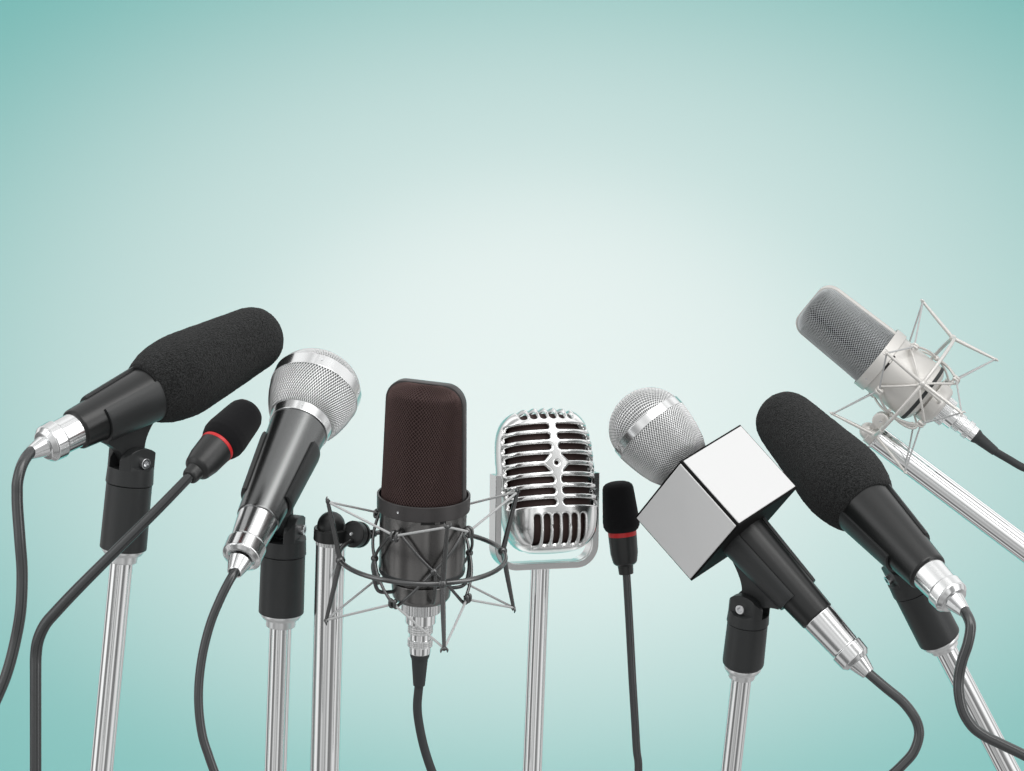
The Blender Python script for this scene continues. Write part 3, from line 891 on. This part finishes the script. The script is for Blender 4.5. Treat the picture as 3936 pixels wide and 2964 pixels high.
def clamp_stand(label, mat_, dome, rdome, bottom, d, tilt, rp, disc_c, disc_n, disc_r, ring_p, k):
    st = Ax(dome, bottom, d, tilt)
    root = thing('microphone_stand', label, 'microphone stand', st.c(st.L * .9), 'stands under the microphones')
    dr = rdome
    pr = [(-dr * math.cos(rad(tilt)), 0)]
    for i in range(1, 13):
        a = PI / 2 * i / 12; pr.append((-dr * math.cos(a) * math.cos(rad(tilt)), dr * math.sin(a)))
    pr += [(dr * .15, dr), (dr * .15, dr * 1.22, 2), (dr * 1.0, dr * 1.24, 3), (dr * 1.0, 0)]
    hd = MB().lathe(st, pr, b=2, n=72)
    # arm to the friction discs
    A = st.c(0); dc = disc_c; n_ = norm(disc_n)
    ar = (dc - n_ * disc_r * .65) - A; arl = np.linalg.norm(ar); ar = ar / arl
    sd = norm(np.cross(ar, n_)); s3 = np.cross(ar, sd)
    hd.box(A + ar * arl * .5, ar * arl * .5, sd * disc_r * .42, s3 * disc_r * .30)
    hdo = hd.build('pole_cap', mat_, root, angle=40)
    MB().lathe(st, [(dr * .98, 0), (dr * .98, rp * 1.04), (dr * 1.30, rp * 1.04, 2), (dr * 1.30, rp * .9)], n=240, b=1, rmod=knurl(90, 2.0)).build('knurled_ring', 'alu', root, angle=30)
    MB().lathe(st, [(dr * 1.28, rp), (st.L * 1.35, rp)], n=96).build('pole', 'chrome', root)
    fd = Fr((0, 0), 0, (0, -1), 0); fd.O = dc; fd.a = n_; fd.v = norm(np.cross(n_, np.array([0, 1.0, .1]))); fd.e = np.cross(fd.a, fd.v); fd.K = 1
    r = disc_r
    m = MB()
    m.lathe(fd, [(r * .04, 0), (0, r * .78, 4), (-r * .08, r, 3), (-r * .38, r, 2), (-r * .38, 0)], b=2)
    m.lathe(fd, [(-r * .42, 0), (-r * .42, r * .96, 2), (-r * .72, r * .96, 2), (-r * .72, 0)], b=2)
    m.lathe(fd, [(-r * .86, 0), (-r * .86, r * .98, 2), (-r * 1.18, r * .96, 6), (-r * 1.2, 0)], b=2)
    m.lathe(fd, [(-r * .3, r * .7), (-r * 1.0, r * .7)], b=0)
    m.build('swivel_disc', mat_, root, angle=40)
    MB().lathe(fd, [(0, r * .14), (r * .08, r * .14), (r * .05, r * .05), (r * .05, 0)], n=20, b=1).build('screw', 'screw', root)
    # triangular tab that grips the ring
    c0 = dc - n_ * r * .79; dirp = ring_p - c0; w = norm(np.cross(dirp, n_)); L_ = np.linalg.norm(dirp); dirp = dirp / L_
    m = MB(); loops = []
    for o in (-r * .10, r * .10):
        loops.append([c0 + w * r * .85 + n_ * o, c0 + dirp * L_ * .8 + w * r * .36 + n_ * o, c0 + dirp * (L_ + r * .28) + w * r * .22 + n_ * o,
                      c0 + dirp * (L_ + r * .28) - w * r * .22 + n_ * o, c0 + dirp * L_ * .8 - w * r * .36 + n_ * o, c0 - w * r * .85 + n_ * o])
    m.loft(loops)
    m.tube([ring_p - w * r * .25, ring_p + w * r * .25], r * .27, n=14, spline=False)
    m.build('ring_clamp', mat_, root, bevel=1.5, angle=40)
    return st
thr = rad(180 + 38)
ringp = f4.pt(0, 320, thr)
disc4 = unproj(1352, 2053, 150)
clamp_stand('thick chrome pole with black dome cap and swivel, left of the black studio microphone', 'plastic', (1273, 2020), 54, (1248, 2964), 190, 14, 57,
            disc4, np.array([-.50, .10, .86]), 53, ringp, 1.0)

# --- 9: silver condenser, tilted, upper right
def z5(x, y): return (3000 + .4921 * x, 1080 + .4921 * y)
f9 = Fr(z5(1042, 825), 3200, (-.778, -.628), 3, k=1.0)
condenser(f9, 20, 'studio_microphone', 'pale silver studio microphone with grey woven grille, tilted left at the upper right', ('nickel', 'nickel', 'grey_wire', 'core_dark', 'nickel'), 4, -42)
shock_mount(f9, 7, 'shock_mount', 'pale silver spider shock mount around the tilted silver studio microphone', 'nickel')
xlr(f9, 'dark cable with chrome connector leaving the right edge, from the tilted silver studio microphone',
    [z5(1790, 1398), z5(1902, 1460), z5(2040, 1500), z5(2200, 1530)], [3200, 3200, 3200, 3200], 20)
ring9 = f9.pt(0, 320, rad(180 + 122))
clamp_stand('chrome boom pole slanting in from the right edge to the silver shock mount', 'nickel', (3337, 1657), 34, (3936, 2107), 3300, 0, 47 ,
            unproj(3384, 1620, 3180), np.array([-.30, -.22, .90]), 44, ring9, 1.34)

# ------------------------------------------------------------------ vintage chrome microphone
def vintage():
    d5 = 480
    fr = Fr((2099, 1849), d5, (-82, -900), 12, yaw=20)
    Wd, Dp, Hh = 190.0, 140.0, 276.0
    mm, nn = 2.5, 3.9
    def proj(p):
        q = ((np.abs(p[:, 0] / Wd) ** mm + np.abs(p[:, 1] / Dp) ** mm) ** (nn / mm) + np.abs(p[:, 2] / Hh) ** nn) ** (-1 / nn)
        return p * q[:, None]
    # meridian length table (front profile) and horizontal arc table
    zt = Hh * np.sin(np.linspace(0, PI / 2, 400)); rt = (1 - np.clip((zt / Hh) ** nn, 0, 1)) ** (1 / nn)
    lt = np.concatenate([[0], np.cumsum(np.hypot(np.diff(zt), Dp * np.diff(rt)))])
    an = np.linspace(0, PI / 2, 300)
    xs = Wd * np.sin(an) ** (2 / mm); ys = Dp * np.cos(an) ** (2 / mm)
    at_ = np.concatenate([[0], np.cumsum(np.hypot(np.diff(xs), np.diff(ys)))])
    ratio = np.arctan2(xs / Wd, ys / Dp)
    AQ = at_[-1]
    rows = [190, 150, 109, 67, 24, -19, -62, -105]
    tops = [(-2.5 + i) * 38 - 8 for i in range(6)]
    def sdf(p):
        x, y, z = p[:, 0], p[:, 1], p[:, 2]
        X = np.interp(np.arctan2(np.abs(x) / Wd, np.abs(y) / Dp), ratio, at_)
        l = np.interp(np.abs(z), zt, lt) * np.sign(z)
        f = np.full(len(p), 1e3)
        x0, x1, hw = 27.0, AQ - 54, 11.8
        for zr in rows:
            dx = np.maximum(np.maximum(x0 + (hw - 13) - X + 0, X - x1), 0)
            g = np.hypot(np.maximum(np.maximum(x0 - X, X - x1), 0), z - zr) - hw
            f = np.minimum(f, g)
        dia = (60 - (X + np.abs(z - 45.5) * 1.05)) / 1.45
        f = np.maximum(f, dia)
        f = np.minimum(f, np.where(y > 0, np.hypot(x, z - 45.5) - 7.5, 1e3))
        l0 = np.interp(.80 * Hh, zt, lt)
        for xj in tops:
            g = np.hypot(x - xj, np.minimum(l - l0 - 14, 0)) - 13.5
            f = np.minimum(f, g)
        la = -np.interp(.585 * Hh, zt, lt); lb = -np.interp(.955 * Hh, zt, lt)
        for i in range(6):
            xj = (-2.5 + i) * 37.5
            g = np.hypot(x - xj, np.maximum(np.maximum(l - la, lb - l), 0)) - 12.0
            f = np.minimum(f, g)
        return f
    # cube-mapped surface grid
    step = 3.2
    P = []; Q = []; base = 0
    dims = {0: (Dp, Hh), 1: (Wd, Hh), 2: (Wd, Dp)}
    for ax_ in range(3):
        for sg in (-1, 1):
            o1, o2 = [i for i in range(3) if i != ax_]
            half = [Wd, Dp, Hh]
            n1 = int(2 * half[o1] * 1.05 / step); n2 = int(2 * half[o2] * 1.05 / step)
            u = np.tan(np.linspace(-1, 1, n1 + 1) * PI / 4 * .999999); v = np.tan(np.linspace(-1, 1, n2 + 1) * PI / 4 * .999999)
            u = np.linspace(-1, 1, n1 + 1) if ax_ != 2 else u
            v = np.linspace(-1, 1, n2 + 1) if ax_ != 2 else v
            u = np.sin(np.linspace(-1, 1, n1 + 1) * PI / 2 * .75) / math.sin(PI / 2 * .75)
            v = np.sin(np.linspace(-1, 1, n2 + 1) * PI / 2 * .75) / math.sin(PI / 2 * .75)
            uu, vv = np.meshgrid(u, v, indexing='ij')
            p = np.zeros((uu.size, 3)); p[:, ax_] = sg * half[ax_]; p[:, o1] = uu.ravel() * half[o1]; p[:, o2] = vv.ravel() * half[o2]
            p = proj(p)
            i, j = np.meshgrid(np.arange(n1), np.arange(n2), indexing='ij'); i = i.ravel(); j = j.ravel()
            a = i * (n2 + 1) + j
            q = np.stack([a, a + n2 + 1, a + n2 + 2, a + 1], 1)
            if sg * (1 if ax_ != 1 else -1) < 0: q = q[:, ::-1]
            P.append(p); Q.append(q + base); base += len(p)
    P = np.concatenate(P); Q = np.concatenate(Q)
    # weld cube edges
    key = np.round(P / .02).astype(np.int64)
    _, first, inv = np.unique(key, axis=0, return_index=True, return_inverse=True)
    inv = inv.ravel(); P = P[first]; Q = inv[Q]
    keep = np.array([len(set(q)) >= 4 for q in Q.tolist()]); Q = Q[keep]
    fv = sdf(P)
    fc = sdf(proj(P[Q].mean(1)))
    kept = Q[fc > 0]; gone = Q[fc <= 0]
    bd = np.intersect1d(np.unique(kept), np.unique(gone))
    for _ in range(6):
        p = P[bd]; f = sdf(p); g = np.zeros_like(p)
        for k in range(3):
            dp = np.zeros(3); dp[k] = .05
            g[:, k] = (sdf(p + dp) - sdf(p - dp)) / .1
        nrmv = np.stack([p[:, 0] / Wd ** 2, p[:, 1] / Dp ** 2, p[:, 2] / Hh ** 2 * .8], 1); nrmv /= np.linalg.norm(nrmv, axis=1)[:, None]
        g -= nrmv * (g * nrmv).sum(1)[:, None]
        gl = (g * g).sum(1); gl = np.maximum(gl, .15)
        st = -(f / gl)[:, None] * g
        sl = np.linalg.norm(st, axis=1)[:, None]
        st *= np.minimum(1, 3.0 / np.maximum(sl, 1e-6))
        P[bd] = proj(p + st * .8)
    # rounded lips
    f = np.clip(sdf(P), 0, None); f[bd] = 0
    # surface normals by gradient of the implicit
    eps = .5
    def imp(p): return (np.abs(p[:, 0] / Wd) ** mm + np.abs(p[:, 1] / Dp) ** mm) ** (nn / mm) + np.abs(p[:, 2] / Hh) ** nn
    N = np.zeros_like(P)
    for k in range(3):
        dp = np.zeros(3); dp[k] = eps
        N[:, k] = imp(P + dp) - imp(P - dp)
    N /= np.linalg.norm(N, axis=1)[:, None]
    Lr = 6.0
    q = np.clip(f, 0, Lr)
    inw = Lr - np.sqrt(np.maximum(0, Lr * Lr - (Lr - q) ** 2))
    Pm = P - N * inw[:, None]
    faces = kept.tolist()
    # inner walls along the hole edges
    from collections import Counter
    cnt = {}
    for fa in faces:
        for i in range(4):
            a, b = fa[i], fa[(i + 1) % 4]; kk = (min(a, b), max(a, b))
            cnt.setdefault(kk, []).append((a, b))
    wall = {}; extra = []; nv = len(Pm)
    def wv(i):
        nonlocal nv
        if i not in wall:
            wall[i] = nv; nv += 1; extra.append(Pm[i] - N[i] * 9)
        return wall[i]
    for kk, l in cnt.items():
        if len(l) == 1:
            a, b = l[0]; faces.append([b, a, wv(a), wv(b)])
    PV = np.concatenate([Pm, np.array(extra)])
    Vc = fr.O + fr.K * (PV[:, :1] * fr.e + PV[:, 1:2] * fr.v + PV[:, 2:] * fr.a)
    root = thing('vintage_microphone', 'shiny chrome vintage microphone with rounded slotted body, right of the black studio microphone', 'microphone', fr.loc(0, 0, -Hh))
    m = MB(); m.v = [tuple(p) for p in Vc]; m.f = [tuple(x) for x in faces]
    used = set(i for fa in m.f for i in fa); remap = {o: i for i, o in enumerate(sorted(used))}
    m.v = [m.v[o] for o in sorted(used)]; m.f = [tuple(remap[i] for i in fa) for fa in m.f]
    m.build('slotted_casing', 'nickel_plate', root, angle=50)
    # dark liner inside
    m = MB(); loops = []
    for i in range(1, 24):
        ph = PI * i / 24; z = -math.cos(ph)
        z = math.copysign(abs(z) ** .55, z)
        rr = (1 - abs(z) ** nn) ** (1 / nn) if abs(z) < 1 else 0
        loops.append([fr.loc(.86 * Wd * rr * math.copysign(abs(math.cos(2 * PI * j / 48)) ** (2 / mm), math.cos(2 * PI * j / 48)),
                             .84 * Dp * rr * math.copysign(abs(math.sin(2 * PI * j / 48)) ** (2 / mm), math.sin(2 * PI * j / 48)), .93 * Hh * z) for j in range(48)])
    m.loft(loops); m.build('cloth_liner', 'cloth', root)
    # yoke stand
    fy = Fr((2090, 2183), d5, (0.012, -1), -5, yaw=20)
    rt_ = thing('microphone_stand', 'chrome pole with a U shaped yoke holding the vintage microphone', 'microphone stand', unproj(2046, 2900, d5), 'stands under the microphones')
    Wy = 211; Hy = 366; rc = 78; th_ = 25; dh = 37
    mid = Wy - th_ / 2; path = [(-mid, Hy), (-mid, Hy * .75), (-mid, Hy * .5), (-mid, rc)]
    b0 = th_ / 2
    for i in range(1, 13):
        a = PI / 2 * i / 12; path.append((-mid + rc * (1 - math.cos(a)), b0 + rc - b0 * 0 - rc * math.sin(a)))
    path[3] = (-mid, b0 + rc)
    path = path + [(-x, z) for x, z in reversed(path)]
    loops = []
    for i, (x, z) in enumerate(path):
        p0 = path[max(0, i - 1)]; p1 = path[min(len(path) - 1, i + 1)]
        tx, tz = p1[0] - p0[0], p1[1] - p0[1]; l = math.hypot(tx, tz)
        nx, nz = -tz / l, tx / l            # inward normal (left of travel)
        # section (offset along outward, depth): flat band with raised rim on the inside
        sec = [(-12, -dh), (-12, dh - 26), (-9, dh - 24), (-9, dh - 14), (-12, dh - 12), (-12, dh - 2), (-10, dh), (10, dh), (12, dh - 2), (12.5, -dh + 2), (10, -dh)]
        lp = []
        for (o, y) in sec: lp.append(fy.loc(x - nx * o, y, z - nz * o))
        loops.append(lp)
    m = MB(); m.loft(loops); m.build('yoke', 'nickel_plate', rt_, angle=35)
    for sg in (-1, 1):   # pivot bosses between yoke and casing
        m = MB(); m.tube([fy.loc(sg * (mid - 8), 0, Hy * .80), fy.loc(sg * (Wd - 20), 0, Hy * .80)], 14, n=24, spline=False); m.build('pivot', 'chrome', rt_)
    pa = Ax((2077, 2178), (2046, 2964), d5, 10)
    MB().lathe(pa, [(0, 36), (pa.L * 1.35, 38)], n=96).build('pole', 'chrome', rt_)
vintage()
